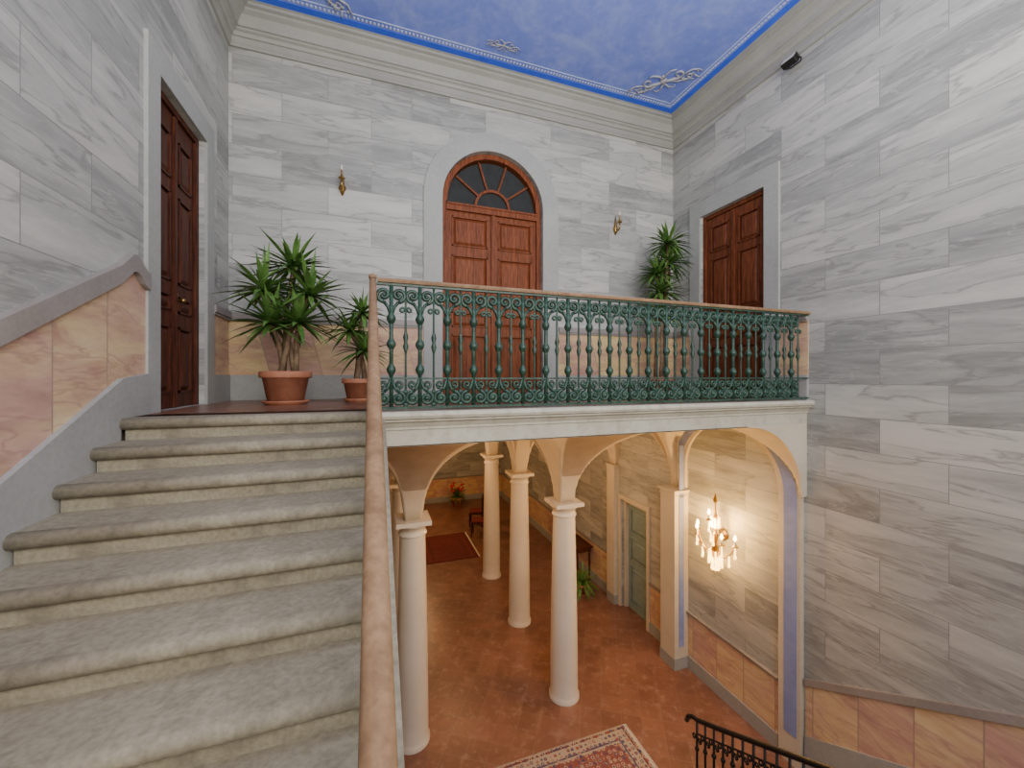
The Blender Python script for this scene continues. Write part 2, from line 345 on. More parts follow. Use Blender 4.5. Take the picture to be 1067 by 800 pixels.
b.prism([(p[0],p[1]-.0) for p in low]+[(YN,nose(YN)+.26),(3.62,nose(3.62)+.26),(3.99,Z0)],'x',XL,XL+.012,'dy')
b.prism([(3.99,Z0),(3.62,nose(3.62)+.26),(YN,nose(YN)+.26),(YN,nose(YN)-.5),(3.56,nose(3.56)-.5),(3.6,ZF),(3.99,ZF)],'x',XL,XL+.045,'grey')
struct(b.obj('baseboard_left.001'),'pink marble stair dado with mauve stone rail')
dado('baseboard_right.002','x',3.95,6.64,XR,-1,ZL+.22,-4.18,-4.13,ZL,'dy'); dado('baseboard_right.003','x',7.70,YE,XR,-1,ZL+.22,-4.18,-4.13,ZL,'dy')
dado('baseboard_far','y',XL,XR,YE,-1,ZL+.22,-4.18,-4.13,ZL,'dx')
def lr(y): return -3.91+(3.63-y)*.535
b=MB(); ye=-2.6
b.prism([(3.59,lr(3.59)),(ye,lr(ye)),(ye,lr(ye)-.09),(3.59,lr(3.59)-.09)],'x',XR-.04,XR,'mauve')
b.prism([(3.59,lr(3.59)-.09),(ye,lr(ye)-.09),(ye,lr(ye)-.74),(3.59,lr(3.59)-.74)],'x',XR-.012,XR,'dy')
b.prism([(3.59,lr(3.59)-.74),(ye,lr(ye)-.74),(ye,lr(ye)-1.4),(3.59,ZL)],'x',XR-.03,XR,'grey')
struct(b.obj('baseboard_right.004'),'rising pink marble dado along the lower flight')
# ---------------------------------------------------------------- balcony edge, vault
b=MB(); b.prism([(3.72,ZF),(3.50,ZF),(3.485,ZF-.01),(3.48,ZF-.035),(3.49,ZF-.06),(3.515,ZF-.07),(3.515,ZF-.085),(3.54,ZF-.10),(3.565,ZF-.14),(3.565,ZF-.16),(3.58,ZF-.165),(3.58,ZF-.30),(3.72,ZF-.30)],'x',.06,XR,'fascia')
struct(b.obj('trim_9'),'moulded cream stone balcony edge')
ZS=-1.985; ZT=-.60; H=ZT-ZS; CX=[-1.84,.55,2.94,5.33]; CY=[5.80,7.86,9.92]
def ell(u,r): 
    u=max(0.,min(r,u)); return math.sqrt(max(0,1-(1-u/r)**2))
g=.13; yc,rr,zs,rv=4.78,.86,-1.56,.82
def vz(x,y):
    du=min(abs(x-c) for c in CX); h1=ZS+H*ell(du-g,1.195-g)
    if y<CY[0]:
        if x>CX[3]-1.195:
            h1=max(h1,ZS+.45+(H-.45)*ell(XR-.08-x,.90)) if y<5.6 else h1
            t=abs(y-(yc-.02))/1.13; h2=(zs+.96*math.sqrt(1-t*t)) if t<1 else ZS
        else: h2=ZS+H*ell(CY[0]-y-g,CY[0]-3.62-g)
    elif y<CY[-1]+1.03:
        v=min(abs(y-c) for c in CY); h2=ZS+H*ell(v-g,1.03-g)
    else: h2=ZT
    return h1,h2
nx=260
xs=[XL+(XR-XL)*i/nx for i in range(nx+1)]
ys=[3.585+.022*j for j in range(116)]; 
while ys[-1]<YE: ys.append(ys[-1]+(.035 if ys[-1]<11 else .4))
vs=[];cl=[]
for y in ys:
    for x in xs:
        h1,h2=vz(x,y); vs.append((x,y,max(h1,h2)-.006))
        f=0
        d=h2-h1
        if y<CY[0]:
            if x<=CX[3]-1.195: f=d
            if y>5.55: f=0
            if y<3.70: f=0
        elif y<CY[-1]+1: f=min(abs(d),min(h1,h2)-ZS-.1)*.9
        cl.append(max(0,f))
me=bpy.data.meshes.new('ceiling_vault'); fs=[(j*(nx+1)+i,j*(nx+1)+i+1,(j+1)*(nx+1)+i+1,(j+1)*(nx+1)+i) for j in range(len(ys)-1) for i in range(nx)]
me.from_pydata(vs,[],fs); me.materials.append(M['vault'])
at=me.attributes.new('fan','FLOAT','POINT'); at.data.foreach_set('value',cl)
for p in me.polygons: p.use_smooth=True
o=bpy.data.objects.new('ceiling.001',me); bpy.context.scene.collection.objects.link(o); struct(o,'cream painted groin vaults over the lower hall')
b=MB()
b.prism([(XR,ZF-.28),(XR,ZS+.45)]+[(XR-.08-.90*i/24,ZS+.45+(H-.45)*ell(i/24,1.0)-.012) for i in range(25)]+[(XR-1.1,ZF-.28)],'y',3.582,3.62,'cream')
struct(b.obj('trim_10'),'cream plaster spandrel beneath the balcony')
PD=.06
b=MB()
b.prism([(3.62,ZL),(3.92,ZL),(3.92,zs)]+[(yc-rr*math.cos(R(a)),zs+rv*math.sin(R(a))) for a in range(6,181,6)]+[(5.64,ZL),(5.98,ZL),(5.98,-.62),(3.62,-.62)],'x',XR-PD,XR,'cream')
struct(b.obj('trim_11'),'cream blind arch band on the wall')
b=MB()
def bz(a,r,r2): return (yc-r*math.cos(R(a)),zs+r2*math.sin(R(a)))
aa=list(range(0,181,5))
b.prism([(3.67,ZL+.40),(3.84,ZL+.40)]+[bz(a,.94,.85) for a in aa]+[bz(a,1.11,.93) for a in aa[::-1]],'x',XR-PD-.008,XR-PD,'blue')
b.box(5.09,5.19,5.605,5.62,ZL+.40,-1.2,'blue')
struct(b.obj('trim_12'),'blue painted band on the pier')
# pilasters
pb=MB(); pb.box(-.30,-.002,-.18,.18,0,ZS-ZL-.12,'cream'); pm=pb.mesh('pilaster_shaft')
pc=MB(); h=ZS-ZL
for a,z0_,z1_ in((.015,-.12,-.09),(.005,-.09,-.05),(.025,-.05,-.025),(.04,-.025,.0)): pc.box(-.30-a,-.002,-.18-a,.18+a,h+z0_,h+z1_,'cream')
pcm=pc.mesh('capital')
pbm=MB(); pbm.box(-.31,-.002,-.19,.19,0,.20,'grey'); pbm=pbm.mesh('plinth')
for i,y in enumerate(CY):
    e=empty('pilaster',(XR,y,ZL)); tag(e,'cream plaster wall pilaster with moulded capital','pilaster','wall pilasters in the lower hall')
    if i==0:
        link(pm,'shaft',e);link(pcm,'capital',e);link(pbm,'plinth',e)
    else:
        for mm_,n_ in((pm,'shaft'),(pcm,'capital'),(pbm,'plinth')):
            o=link(mm_,n_,e); o.scale=(.45,.8,1)
# columns
hc=ZS-ZL
s=MB(); s.lathe([(.228,.08)]+[(.222-.045*(t/10)**1.6,.10+(hc-.32)*t/10) for t in range(11)],(0,0,0),'col',32); sm=s.mesh('shaft')
s=MB(); s.lathe([(.18,hc-.23),(.198,hc-.225),(.198,hc-.205),(.178,hc-.2),(.178,hc-.14),(.19,hc-.13),(.22,hc-.085),(.235,hc-.08),(.235,hc-.06)],(0,0,0),'col',32); s.box(-.238,.238,-.238,.238,hc-.06,hc,'col'); cm=s.mesh('capital')
s=MB(); s.lathe([(.245,0),(.245,.04),(.235,.06),(.228,.08)],(0,0,0),'col',32); bm_=s.mesh('base')
for x in CX[1:3]:
    for y in CY:
        e=empty('column',(x,y,ZL)); tag(e,'round white marble column with moulded capital','column','marble columns in the lower hall')
        link(sm,'shaft',e);link(cm,'capital',e);link(bm_,'base',e)
# ---------------------------------------------------------------- stairs
def stepmesh(w):
    b=MB(); t=.082; n=12
    p=[(TRD+.05,0),(.056,.0)]+[(.042-.044*math.sin(R(180*i/n)) ,-t/2+t/2*math.cos(R(180*i/n))) for i in range(1,n)]+[(.042,-t),(TRD+.05,-t)]
    b.prism(p,'x',0,w,'tread')
    b.prism([(.048,-t),(.07,-t),(.07,-RIS-.0),(.048,-RIS)],'x',0.01,w-.01,'riser')
    me=b.mesh('step')
    for q in me.polygons: q.use_smooth=len(q.vertices)==4 and abs(q.normal.x)<.1 and abs(q.normal.z)<.999 and q.material_index==0
    return me
e=empty('staircase',(0,3.57,ZF)); tag(e,'worn grey sandstone staircase rising to the landing','staircase')
stm=stepmesh(1.755)
for k in range(16): link(stm,'step',e,(-1.675,-TRD*k,-RIS*k))
b=MB(); y1=3.57; y0=-1.3
b.prism([(y1+.0,ZF-.02),(y1-.0,nose(y1)-.01),(y0,nose(y0)-.01),(y0,nose(y0)-.36),(y1+.0,nose(y1)-.36)],'x',.08,.11,'tread')
o=b.obj('stringer',e,(0,-3.57,-ZF))
b=MB(); b.prism([(y1+.0,nose(y1)-.27),(y0,nose(y0)-.27),(y0,nose(y0)-.36),(y1+.0,nose(y1)-.36)],'x',-1.675,.08,'white'); b.obj('soffit',e,(0,-3.57,-ZF))
e=empty('staircase',(5.28,3.42,ZL),(0,0,math.pi)); tag(e,'sandstone lower staircase flight along the marble wall','staircase')
stm2=stepmesh(1.66)
for k in range(1,16): link(stm2,'step',e,(0.02,(k-1)*TRD,k*.154))
b=MB(); b.prism([(0,0),(0,.12),(14.7*TRD,2.26),(14.7*TRD,0)],'x',1.68,1.80,'fascia'); b.obj('stringer',e)
# ---------------------------------------------------------------- railings
def spiral(cx,cz,r0,r1,a0,a1,n=18):
    return [(cx+(r0+(r1-r0)*i/n)*math.cos(R(a0+(a1-a0)*i/n)),0,cz+(r0+(r1-r0)*i/n)*math.sin(R(a0+(a1-a0)*i/n))) for i in range(n+1)]
def baluster_mesh(Hh,P,k):
    b=MB(); t=.0175; h=P/2; q=h*.50; r=.060
    b.tube([(0,0,.02),(0,0,Hh)],.019,k,6)
    for z in (.36,.58,.80): b.lathe([(.017,z-.05),(.033,z-.022),(.040,z),(.033,z+.022),(.017,z+.05)],(0,0,0),k,8)
    for sx in(-1,1):
        b.tube(spiral(sx*q,.110,r,.016,90,90+sx*-500,24),t,k,6)
        b.tube([(sx*q,0,.168),(sx*h*.25,0,.20),(0,0,.29)],t*.9,k,6)
        b.tube(spiral(sx*q*1.05,.230,.034,.010,-90,-90+sx*420,14),.013,k,5)
        b.tube(spiral(sx*q,Hh-.10,r,.016,-90,-90+sx*450,22),t,k,6)
        b.tube([(sx*q,0,Hh-.158),(sx*h*.22,0,Hh-.20),(0,0,Hh-.28)],t*.9,k,6)
        b.sphere((sx*q,0,.110),.024,k,6); b.sphere((sx*q,0,Hh-.10),.022,k,6)
        b.tube(spiral(h+sx*.028,Hh-.225,.026,.009,90-sx*90+180,90-sx*90+180-sx*380,12),.011,k,5)
        for zz in(.055,.165): b.lathe([(.006,zz-.02),(.019,zz),(.006,zz+.02)],(sx*h*.95,0,0),k,6)
    b.tube([(h,0,.02),(h,0,.20),(h,0,.5),(h,0,Hh-.2),(h,0,Hh-.01)],.010,k,5)
    b.lathe([(.008,.50),(.024,.56),(.013,.60),(.024,.64),(.008,.70)],(h,0,0),k,8)
    return b.mesh('baluster')
HR=1.10
e=empty('balcony_railing',(0,YR-.06,ZF)); tag(e,'green wrought-iron scroll railing with brown handrail on balcony','railing')
nb=21; P=(XR-.22)/nb; bmx=baluster_mesh(HR,P,'iron')
for i in range(nb): link(bmx,'baluster',e,(.16+i*P,0,0))
b=MB(); b.box(.04,XR-.01,-.018,.018,.020,.042,'iron'); b.box(.04,XR-.01,-.015,.015,.276,.292,'iron'); b.obj('bottom_rail',e)
b=MB(); b.box(.04,XR-.01,-.018,.018,HR-.018,HR,'iron'); b.obj('top_rail',e)
b=MB(); b.prism([(-.034,HR+.003),(-.038,HR+.02),(-.028,HR+.038),(0,HR+.045),(.028,HR+.038),(.038,HR+.02),(.034,HR+.003),(.02,HR),(-.02,HR)],'x',.05,XR,'rail'); b.obj('handrail',e)
e=empty('stair_railing',(0.010,YR-.06,ZF)); tag(e,'iron stair railing with worn brown handrail climbing to the landing','railing')
sl=RIS/TRD
def rz(dy): return HR+.010+dy*sl
b=MB(); pts=[(0,.0,rz(0)+.02)]+[(0,-.1*i,rz(-.1*i)+.01) for i in range(1,46)]
pr=[(math.cos(R(a)),math.sin(R(a))) for a in range(0,360,20)]
vs=[];n=len(pr)
for i,p in enumerate(pts):
    rw=.0265+.004*min(1,i/29)
    for u,w in pr: vs.append((p[0]+u*rw,p[1],p[2]+w*.026+.004))
fs=[(i*n+j,i*n+(j+1)%n,(i+1)*n+(j+1)%n,(i+1)*n+j) for i in range(len(pts)-1) for j in range(n)]+[tuple(range(n)),tuple((len(pts)-1)*n+j for j in range(n))]
b.add(vs,fs,'rail',True); b.obj('handrail',e)
b=MB(); b.box(-.020,.020,-.020,.020,0.0,HR+.02,'rail'); b.lathe([(.025,HR+.02),(.034,HR+.035),(.034,HR+.055),(.015,HR+.07)],(0,0,0),'rail',16); b.obj('newel_post',e)
simple=MB(); simple.tube([(0,0,0),(0,0,HR-.02)],.009,'iron',6)
for z in(.3,.6,.9): simple.lathe([(.01,z-.03),(.018,z),(.01,z+.03)],(0,0,0),'iron',8)
simple=simple.mesh('baluster')
for k in range(1,29):
    dy=-.158*k; y=YR-.06+dy; kk=math.floor((3.57-y)/TRD+1e-6)+1
    zst=-RIS*(kk if y<3.57 else 0)
    o=link(simple,'baluster',e,(0.008,dy,zst)); o.scale=(1,1,(rz(dy)-zst-.01)/(HR-.02))
e=empty('lower_stair_railing',(3.54,3.62,ZL)); tag(e,'black wrought-iron railing beside the lower flight','railing')
b=MB(); 
def lz(dy): return 1.17-dy*.53
pp=[(0,.16,lz(0)-.12),(0,.13,lz(0)-.05),(0,.06,lz(0)),(0,0,lz(0)+.01)]+[(0,-.3*i,lz(-.3*i)) for i in range(1,15)]
b.tube(pp,.026,'irond',10); b.obj('handrail',e)
b=MB(); b.tube([(0,0,.15)]+[(0,-.3*i,.15+.3*i*.53) for i in range(1,15)],.012,'irond',6)
b.tube([(0,0,1.02)]+[(0,-.3*i,1.02+.3*i*.53) for i in range(1,15)],.010,'irond',6); b.obj('lower_rail',e)
bb=MB(); bb.tube([(0,0,-.0),(0,0,1.15)],.013,'irond',6)
for z in(.3,.85): bb.sphere((0,0,z),.026,'irond',8)
for sy in(-1,1): bb.tube([(0,p[0],p[2]) for p in spiral(sy*.034,.97,.032,.01,-90,-90+sy*400,14)],.009,'irond',5)
bbm=bb.mesh('baluster')
for i in range(34): link(bbm,'baluster',e,(0,-.12*i,.12*i*.53))
# ---------------------------------------------------------------- doors
def leaf(w,h,rows,k):
    b=MB(); b.box(0,w,0,.05,0,h,k); st=.085
    zs=[0]+[z for r in rows for z in r]+[h]
    b.box(0,st,-.022,0,0,h,k); b.box(w-st,w,-.022,0,0,h,k)
    for i in range(0,len(zs),2): b.box(st,w-st,-.022,0,zs[i],zs[i+1],k)
    for z0,z1 in rows:
        b.frustum(st+.015,w-st-.015,z0+.015,z1-.015,-.0,-.034,.05,k)
        for a in((st,st+.02,z0,z1),(w-st-.02,w-st,z0,z1),(st,w-st,z0,z0+.02),(st,w-st,z1-.02,z1)): b.box(a[0],a[1],-.036,-.0,a[2],a[3],k)
    return b
def doubledoor(name,loc,rot,W,Hh,rows,k,label):
    e=empty(name,loc,(0,0,rot)); struct(e,label)
    f=MB(); f.box(-W/2,-W/2+.06,-.05,.07,0,Hh,k); f.box(W/2-.06,W/2,-.05,.07,0,Hh,k); f.box(-W/2+.06,W/2-.06,-.05,.07,Hh-.06,Hh,k); f.obj('door_frame',e)
    w=W/2-.065
    for sx in(-1,1):
        lb=leaf(w,Hh-.07,rows,k).obj('door_leaf',e,(-W/2+.063 if sx<0 else .003,0,.005))
    a=MB(); a.box(-.025,.025,-.045,-.02,.01,Hh-.07,k); a.obj('astragal',e)
    hd=MB(); hd.lathe([(.012,0),(.012,-.03),(.022,-.045),(.022,-.06),(.012,-.07)],(.07,-.02,1.05),'brass',12,ax='y'); hd.box(.058,.082,-.028,-.02,.95,1.12,'brass'); hd.obj('door_handle',e)
    return e
rws=[(.14,.78),(.92,1.08),(1.20,2.05),(2.17,2.60)]
doubledoor('door_1',(XL-.10,4.705,ZF),R(90),1.03,2.865,rws,'wdark','dark reddish carved double door')
doubledoor('door_2',(XR+.10,4.75,ZF),R(-90),1.18,3.01,[(.14,.80),(.92,1.25),(1.37,2.25),(2.37,2.80)],'wood','reddish brown double door with raised panels')
e=empty('door_3',(DCX,YB+.12,ZF),(0,0,0)); struct(e,'arched double door with radial fanlight')
W=2*DW-.01; hs=DSP-ZF-.06
f=MB(); f.box(-W/2,-W/2+.07,-.06,.08,0,hs+.06,'woodm'); f.box(W/2-.07,W/2,-.06,.08,0,hs+.06,'woodm')
f.prism(arc(0,hs+.06,DW-.006,0,180,28)+arc(0,hs+.06,DW-.085,180,0,28),'y',-.06,.08,'woodm'); f.obj('door_frame',e)
rows=[(.14,.95),(1.07,1.30),(1.42,2.18),(2.32,2.78)]
for sx in(-1,1): leaf(W/2-.075,hs-.08,rows,'woodm').obj('door_leaf',e,(-W/2+.073 if sx<0 else .003,0,.005))
a=MB(); a.box(-.028,.028,-.05,-.02,.01,hs-.08,'woodm'); a.obj('astragal',e)
t=MB(); t.box(-W/2+.07,W/2-.07,-.07,.05,hs-.08,hs+.03,'woodm'); t.box(-W/2+.07,W/2-.07,-.085,.05,hs+.0,hs+.03,'woodm'); t.obj('transom',e)
fl=MB(); zc=hs+.04; r1=DW-.09
fl.prism(arc(0,zc,r1,0,180,28),'y',.02,.03,'glassd'); fl.obj('fanlight_glass',e)
fl=MB()
fl.prism(arc(0,zc,.30,0,180,16)+arc(0,zc,.26,180,0,16),'y',-.02,.015,'woodm')
for a in(36,72,108,144):
    c_,s_=math.cos(R(a)),math.sin(R(a)); 
    fl.prism([(c_*.27-s_*.014,zc+s_*.27+c_*.014),(c_*.27+s_*.014,zc+s_*.27-c_*.014),(c_*r1+s_*.014,zc+s_*r1-c_*.014),(c_*r1-s_*.014,zc+s_*r1+c_*.014)],'y',-.022,.017,'woodm')
fl.obj('fanlight_muntins',e)
hd=MB(); hd.lathe([(.012,0),(.012,-.03),(.022,-.045),(.022,-.06),(.012,-.07)],(.08,-.02,1.05),'brass',12,ax='y'); hd.box(.067,.093,-.03,-.02,.94,1.12,'brass'); hd.obj('door_handle',e)
e=empty('door_4',(XR+.16,7.17,ZL),(0,0,R(-90))); struct(e,'sage green panelled door with cream frame')
f=MB(); f.box(-.44,-.38,-.1,.08,0,2.40,'cream');f.box(.38,.44,-.1,.08,0,2.40,'cream');f.box(-.38,.38,-.1,.08,2.34,2.40,'cream'); f.obj('door_frame',e)
leaf(.75,2.32,[(.15,.95),(1.1,1.55),(1.7,2.2)],'dgreen').obj('door_leaf',e,(-.375,0,.005))
hd=MB(); hd.sphere((.30,-.05,1.05),.025,'brass'); hd.obj('door_handle',e)
b=MB(); b.box(XL-.36,XL-.30,4.0,5.4,ZF,2.8,'white'); struct(b.obj('wall_left.002'))
b=MB(); b.box(XR+.30,XR+.36,4.0,5.5,ZF,2.9,'white'); b.box(XR+.30,XR+.36,6.5,7.8,ZL,-2.6,'white'); struct(b.obj('wall_right.002'))
b=MB(); b.box(.9,2.8,YB+.30,YB+.36,ZF,3.7,'white'); struct(b.obj('wall_back.001'))
# ---------------------------------------------------------------- ceiling stucco ornaments
def orn(loc,ang,s,label):
    b=MB()
    def tb(pts,r): b.tube([(p[0]*s,p[1]*s,-.012) for p in pts],[r*s*(1-.6*i/len(pts)) for i in range(len(pts))],'stucco',6)
    def sp(cx,cy,r0,r1,a0,a1,n=18): return [(cx+(r0+(r1-r0)*i/n)*math.cos(R(a0+(a1-a0)*i/n)),cy+(r0+(r1-r0)*i/n)*math.sin(R(a0+(a1-a0)*i/n))) for i in range(n+1)]
    for sx in(-1,1):
        def fx(l): return [(sx*p[0],p[1]) for p in l]
        tb(fx([(0,0),(.08,.03),(.16,.02)]+sp(.22,-.05,.09,.02,130,-260)),.022)
        tb(fx([(.1,.04),(.2,.10),(.3,.10)]+sp(.36,.05,.06,.015,120,-240)),.016)
        tb(fx([(.3,-.02),(.42,-.06),(.52,-.02),(.56,.04)]),.014)
        tb(fx([(.0,-.03),(.05,-.12),(.13,-.17),(.20,-.16)]),.018)
        tb(fx([(.02,.08),(.06,.17),(.13,.2),(.16,.16)]),.016)
        for t in range(6): b.sphere((sx*(.14+.07*t)*s,(.05-.05*math.sin(t*1.7))*s,-.01),.020*s,'stucco',6,.6)
        for q in range(3): tb(fx([(.26+.09*q,.06),(.29+.1*q,.13),(.33+.1*q,.15)]),.012)
    b.sphere((0,0,-.012),.055*s,'stucco',10,.5); b.sphere((0,.08*s,-.01),.035*s,'stucco',8,.5); b.sphere((0,-.09*s,-.01),.03*s,'stucco',8,.5)
    o=b.obj('ceiling_ornament',None,loc,(0,0,ang)); tag(o,label,'ornament','stucco ceiling ornaments'); return o
orn((4.32,5.10,ZC),R(-45),1.0,'scrolling acanthus stucco ornament at the blue ceiling corner')
orn((1.75,5.30,ZC),0,.45,'small stucco scroll ornament along the blue ceiling edge')
orn((-.62,5.12,ZC),R(45),1.0,'scrolling acanthus stucco ornament at the blue ceiling corner')
# ---------------------------------------------------------------- sconces
def sconce(x,z):
    e=empty('wall_sconce',(x,YB,z)); tag(e,'small brass candle sconce on the marble wall','sconce','brass wall sconces')
    b=MB(); b.lathe([(.045,0),(.05,-.012),(.03,-.02),(.012,-.03)],(0,0,-.12),'brass',16,ax='y'); b.tube([(0,-.01,-.22),(0,-.014,-.15),(0,-.012,-.02),(0,-.01,.10)],[.010,.036,.022,.004],'brass',8); b.obj('backplate',e)
    a=MB(); a.tube([(0,-.02,-.12),(0,-.06,-.17),(0,-.11,-.17),(0,-.14,-.12),(0,-.14,-.05)],.013,'brass',8); a.lathe([(.01,-.06),(.045,-.045),(.045,-.038),(.018,-.03),(.018,0)],(0,-.14,0),'brass',14); a.obj('arm',e)
    c=MB(); c.lathe([(.012,0),(.012,.07)],(0,-.14,0),'brass',10); c.obj('candle',e)
    g_=MB(); g_.lathe([(.008,.07),(.015,.095),(.009,.125),(.001,.15)],(0,-.14,0),'candle',10); g_.obj('bulb',e)
sconce(-.38,2.74); sconce(4.04,2.72)
e=empty('crystal_wall_sconce',(XR,4.86,-2.50),(0,0,R(-90))); tag(e,'lit brass and crystal multi-arm wall sconce glowing warm','sconce')
b=MB(); b.lathe([(.08,0),(.09,-.015),(.03,-.03)],(0,0,0),'brass',16,ax='y'); b.tube([(0,-.03,0),(0,-.12,.0),(0,-.17,.0)],.014,'brass',8)
b.lathe([(.004,-.52),(.03,-.48),(.012,-.40),(.05,-.30),(.065,-.22),(.025,-.12),(.045,-.02),(.025,.05),(.014,.2),(.04,.28),(.016,.34),(.014,.50),(.035,.56),(.004,.68)],(0,-.18,0),'brass',14); b.obj('stem',e)
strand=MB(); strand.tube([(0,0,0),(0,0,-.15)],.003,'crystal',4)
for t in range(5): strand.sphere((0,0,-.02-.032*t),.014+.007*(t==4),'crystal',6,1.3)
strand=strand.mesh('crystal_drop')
for i,(a,r,z) in enumerate([(0,.36,.0),(180,.36,.0),(-45,.34,.0),(-135,.34,.0),(-90,.24,.30)]):
    dx,dy=math.cos(R(a)),math.sin(R(a))
    path=[(dx*r*t,-.18+dy*r*t*.55,z-.20-.12*math.sin(math.pi*t)+.16*t*t) for t in(0,.2,.4,.6,.8,.95,1)]
    arm=MB(); arm.tube(path,.010,'brass',6); ex,ey,ez=path[-1]
    arm.lathe([(.008,-.01),(.042,.0),(.048,.012),(.018,.015),(.015,.03)],(ex,ey,ez),'brass',12)
    arm.lathe([(.012,.03),(.012,.09)],(ex,ey,ez),'candle',8); arm.obj('arm',e)
    q=MB(); q.lathe([(.008,.09),(.024,.12),(.014,.16),(.001,.185)],(ex,ey,ez),'bulb',10); q.obj('bulb',e)
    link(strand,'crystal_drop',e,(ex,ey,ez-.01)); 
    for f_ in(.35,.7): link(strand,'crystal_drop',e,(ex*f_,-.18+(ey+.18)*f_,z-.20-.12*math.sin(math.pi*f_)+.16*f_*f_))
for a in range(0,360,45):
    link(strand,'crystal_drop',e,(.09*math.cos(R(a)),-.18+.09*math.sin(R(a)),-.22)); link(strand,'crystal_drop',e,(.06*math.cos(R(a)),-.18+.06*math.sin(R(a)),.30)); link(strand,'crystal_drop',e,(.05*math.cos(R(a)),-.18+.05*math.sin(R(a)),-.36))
# ---------------------------------------------------------------- floodlight
e=empty('floodlight',(XR-.12,3.72,4.16),(0,R(35),0)); tag(e,'small black floodlight fixed beneath the cornice','lamp')
b=MB(); b.box(-.03,.05,-.09,.09,-.05,.05,'black'); 
for i in range(5): b.box(.05,.07,-.08+.035*i,-.068+.035*i,-.045,.045,'black')
b.obj('housing',e,bev=.006)
b=MB(); b.box(-.036,-.03,-.075,.075,-.038,.038,'lens'); b.obj('glass_front',e)
b=MB(); b.tube([(.0,-.10,0),(.07,-.10,.03),(.11,-.06,.05),(.11,.06,.05),(.07,.10,.03),(0,.10,0)],.008,'black',6); b.obj('bracket',e)
# ---------------------------------------------------------------- plants
def pot(e,r,h):
    b=MB(); b.lathe([(r*.66,.03),(r*.70,.03),(r*.90,h*.80),(r*1.0,h*.80),(r*1.02,h*.84),(r*1.02,h*.97),(r*.98,h),(r*.88,h),(r*.86,h*.9),(r*.84,h*.86)],(0,0,0),'pot',32); b.obj('pot',e)
    b=MB(); b.lathe([(r*.75,0),(r*.92,.03),(r*.95,.045),(r*.88,.045),(r*.8,.02)],(0,0,0),'pot',32); b.obj('saucer',e)
    b=MB(); b.lathe([(r*.86,h*.86),(r*.86,h*.91)],(0,0,0),'soil',24); b.obj('soil',e)
def foliage(b,c,Ln,n,wd=.022,droop=.5):
    c=Vector(c)
    for i in range(n):
        az=i*2.39996+random.uniform(-.2,.2); el=math.asin(max(-.5,min(1,-.45+1.42*((i+.5)/n)+random.uniform(-.08,.08))))
        d=Vector((math.cos(az)*math.cos(el),math.sin(az)*math.cos(el),math.sin(el))); l=Ln*random.uniform(.75,1.2)
        side=d.cross(Vector((0,0,1))); side=side.normalized() if side.length>.01 else Vector((1,0,0))
        dr=droop*random.uniform(.2,1.2)*math.cos(el); vs=[];S=6
        for j in range(S+1):
            t=j/S; p=c+d*l*t+Vector((0,0,-1))*dr*l*t*t*.8; w=wd*(.55+1.0*t*(1-t)*2.0)*(1-.93*max(0,(t-.6)/.4))
            up=side.cross(d)*w*.35
            vs+=[p-side*w+up,p,p+side*w+up]
        fs=[]
        for j in range(S): a=j*3; fs+=[(a,a+1,a+4,a+3),(a+1,a+2,a+5,a+4)]
        b.add(vs,fs,'leaf',True)
def yucca(name,loc,pr,ph,heads,Ln,label,n=75,wd=.022,droop=.5):
    e=empty(name,loc); tag(e,label,'plant'); pot(e,pr,ph)
    for i,hd in enumerate(heads):
        tb=MB()
        a=i*2.1; s0=Vector((pr*.35*math.cos(a),pr*.35*math.sin(a),ph*.85)); h=Vector(hd)
        mid=s0.lerp(h,.55)+Vector((0,0,.06)); mid.x=s0.x+(h.x-s0.x)*.35; mid.y=s0.y+(h.y-s0.y)*.35
        tb.tube([s0,s0.lerp(mid,.5)+Vector((.01,0,0)),mid,mid.lerp(h,.5),h],[.034,.028,.025,.022,.02],'trunk',8)
        tb.obj('trunk',e)
    for hd in heads:
        fb=MB(); foliage(fb,hd,Ln,n,wd,droop); fb.obj('foliage',e)
yucca('potted_yucca',(-.88,4.92,ZF),.25,.36,[(-.20,-.02,1.22),(.06,.08,1.52),(.24,-.02,1.20),(.14,-.12,.88),(-.12,-.1,.86)],.46,'large bushy yucca in terracotta pot on the landing',54,.026,.35)
yucca('potted_yucca.001',(-.14,5.12,ZF),.19,.28,[(-.10,-.05,.84),(.04,0,1.06),(.06,-.1,.60)],.38,'smaller yucca in terracotta pot beside the large one',48,.022,.5)
yucca('potted_dracaena',(4.52,5.42,ZF),.22,.30,[(.12,-.05,2.50),(.0,.06,2.02),(-.04,-.1,1.35),(.18,.0,2.2),(.02,0,1.7)],.42,'tall multi-headed dracaena in terracotta pot behind the railing',62,.024,.6)
e=empty('potted_fern',(4.72,8.36,ZL)); tag(e,'arching green fern in a pot on the terracotta floor','plant'); pot(e,.17,.26)
fb=MB(); foliage(fb,(0,0,.28),.50,60,.018,1.0); fb.obj('foliage',e)
e=empty('flower_pot',(3.2,15.6,ZL)); tag(e,'red flowering plant in a pot near the far wall','plant'); pot(e,.25,.4)
fb=MB(); foliage(fb,(0,0,.42),.5,50,.03,.4); fb.obj('foliage',e)
fm=MB(); fm.sphere((0,0,0),.06,'redfl',6,.7); fm=fm.mesh('flower')
for i in range(20): link(fm,'flower',e,(random.uniform(-.25,.25),random.uniform(-.25,.25),random.uniform(.6,.95)))
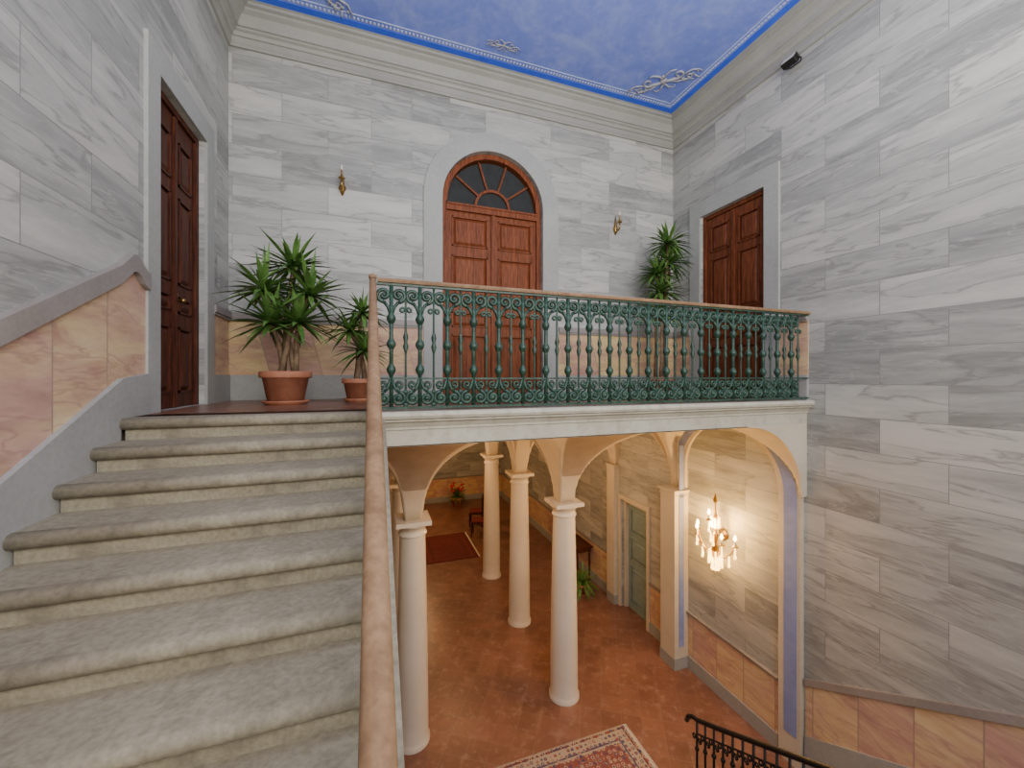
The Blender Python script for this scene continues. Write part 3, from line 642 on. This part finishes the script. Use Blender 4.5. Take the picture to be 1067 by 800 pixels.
# ---------------------------------------------------------------- rugs
def rug(loc,w,h,k,label):
    e=empty('rug',loc); tag(e,label,'rug')
    b=MB(); b.box(-w/2,w/2,-h/2,h/2,0,.012,k); b.obj('carpet',e)
    for sx in(-1,1):
        fb=MB(); fb.box(min(sx*w/2,sx*(w/2+.01)),max(sx*w/2,sx*(w/2+.01)),-h/2,h/2,.001,.007,'candle')
        i=-h/2+.01
        while i<h/2: fb.box(min(sx*w/2,sx*(w/2+.05)),max(sx*w/2,sx*(w/2+.05)),i,i+.008,.001,.006,'candle'); i+=.02
        fb.obj('fringe',e)
rug((2.20,4.35,ZL),2.6,1.3,'rug','persian rug with cream, navy and red borders on tiles')
rug((2.15,12.0,ZL),1.5,1.9,'rug2','dark red runner rug on terracotta floor')
# ---------------------------------------------------------------- console table, chairs
e=empty('console_table',(5.0,9.15,ZL)); tag(e,'dark wooden console table against the hall wall','table')
b=MB(); b.box(-.24,.24,-.42,.42,.86,.90,'wdark'); b.obj('tabletop',e,bev=.008)
b=MB(); b.box(-.20,.20,-.38,.38,.76,.86,'wdark'); b.obj('apron',e)
lm=MB(); lm.lathe([(.018,0),(.025,.03),(.014,.08),(.03,.5),(.022,.72),(.03,.76)],(0,0,0),'wdark',12); lm=lm.mesh('leg')
for x in(-.17,.17):
    for y in(-.35,.35): link(lm,'leg',e,(x,y,0))
def chair(x,y,r):
    e=empty('chair',(x,y,ZL),(0,0,R(r))); tag(e,'wooden chair with red upholstered seat near the columns','chair','chairs in the lower hall')
    b=MB(); b.box(-.24,.24,-.24,.24,.42,.47,'wdark'); b.box(-.22,.22,-.22,.22,.47,.51,'red'); b.obj('seat',e,bev=.01)
    b=MB(); b.box(-.22,.22,.20,.24,.55,.95,'red'); b.box(-.25,.25,.19,.25,.93,1.0,'wdark'); b.box(-.25,-.21,.20,.24,.47,.95,'wdark'); b.box(.21,.25,.20,.24,.47,.95,'wdark'); b.obj('backrest',e,bev=.008)
    lg=MB(); lg.lathe([(.018,0),(.022,.05),(.026,.42)],(0,0,0),'wdark',10); lg=lg.mesh('leg')
    for x in(-.21,.21):
        for y in(-.21,.21): link(lg,'leg',e,(x,y,0))
chair(3.30,12.6,250); chair(3.45,13.5,250)
# ---------------------------------------------------------------- lights
def area(loc,rot,sx,sy,p,c=(1,1,1)):
    l=bpy.data.lights.new('area','AREA'); l.shape='RECTANGLE'; l.size=sx;l.size_y=sy;l.energy=p;l.color=c
    o=bpy.data.objects.new('area_light',l); o.location=loc;o.rotation_euler=rot; bpy.context.scene.collection.objects.link(o)
def point(loc,p,c,r=.15):
    l=bpy.data.lights.new('point','POINT'); l.energy=p;l.color=c;l.shadow_soft_size=r
    o=bpy.data.objects.new('point_light',l); o.location=loc; bpy.context.scene.collection.objects.link(o)
area((1.8,-2.6,2.4),(R(96),0,0),6,3.2,520,(1,.955,.89))
area((1.8,1.2,1.6),(R(180),0,0),4,3,125,(1,.97,.95))
area((2.5,1.5,4.3),(0,0,0),4,3,85,(1,.94,.86))
W_=(1,.56,.24)
point((XR-.26,4.86,-2.30),190,(1,.55,.15),.10)
point((1.75,6.8,-1.9),34,W_); point((4.0,7.4,-2.0),34,W_); point((1.9,9.5,-1.9),40,W_); point((1.5,13.5,-1.9),130,W_); point((4.1,4.6,-1.7),16,W_); point((1.7,4.6,-1.7),28,W_)
w=bpy.data.worlds.new('w'); bpy.context.scene.world=w; w.use_nodes=True
w.node_tree.nodes['Background'].inputs[0].default_value=(1,.96,.90,1); w.node_tree.nodes['Background'].inputs[1].default_value=.8
# ---------------------------------------------------------------- camera
c=bpy.data.cameras.new('cam'); co_=bpy.data.objects.new('camera',c); bpy.context.scene.collection.objects.link(co_)
c.sensor_width=36; c.lens=415/1067*36; c.shift_y=-7/1067; c.clip_start=.02
co_.location=(0,0,0); co_.rotation_euler=(R(90),0,R(-19.44)); bpy.context.scene.camera=co_
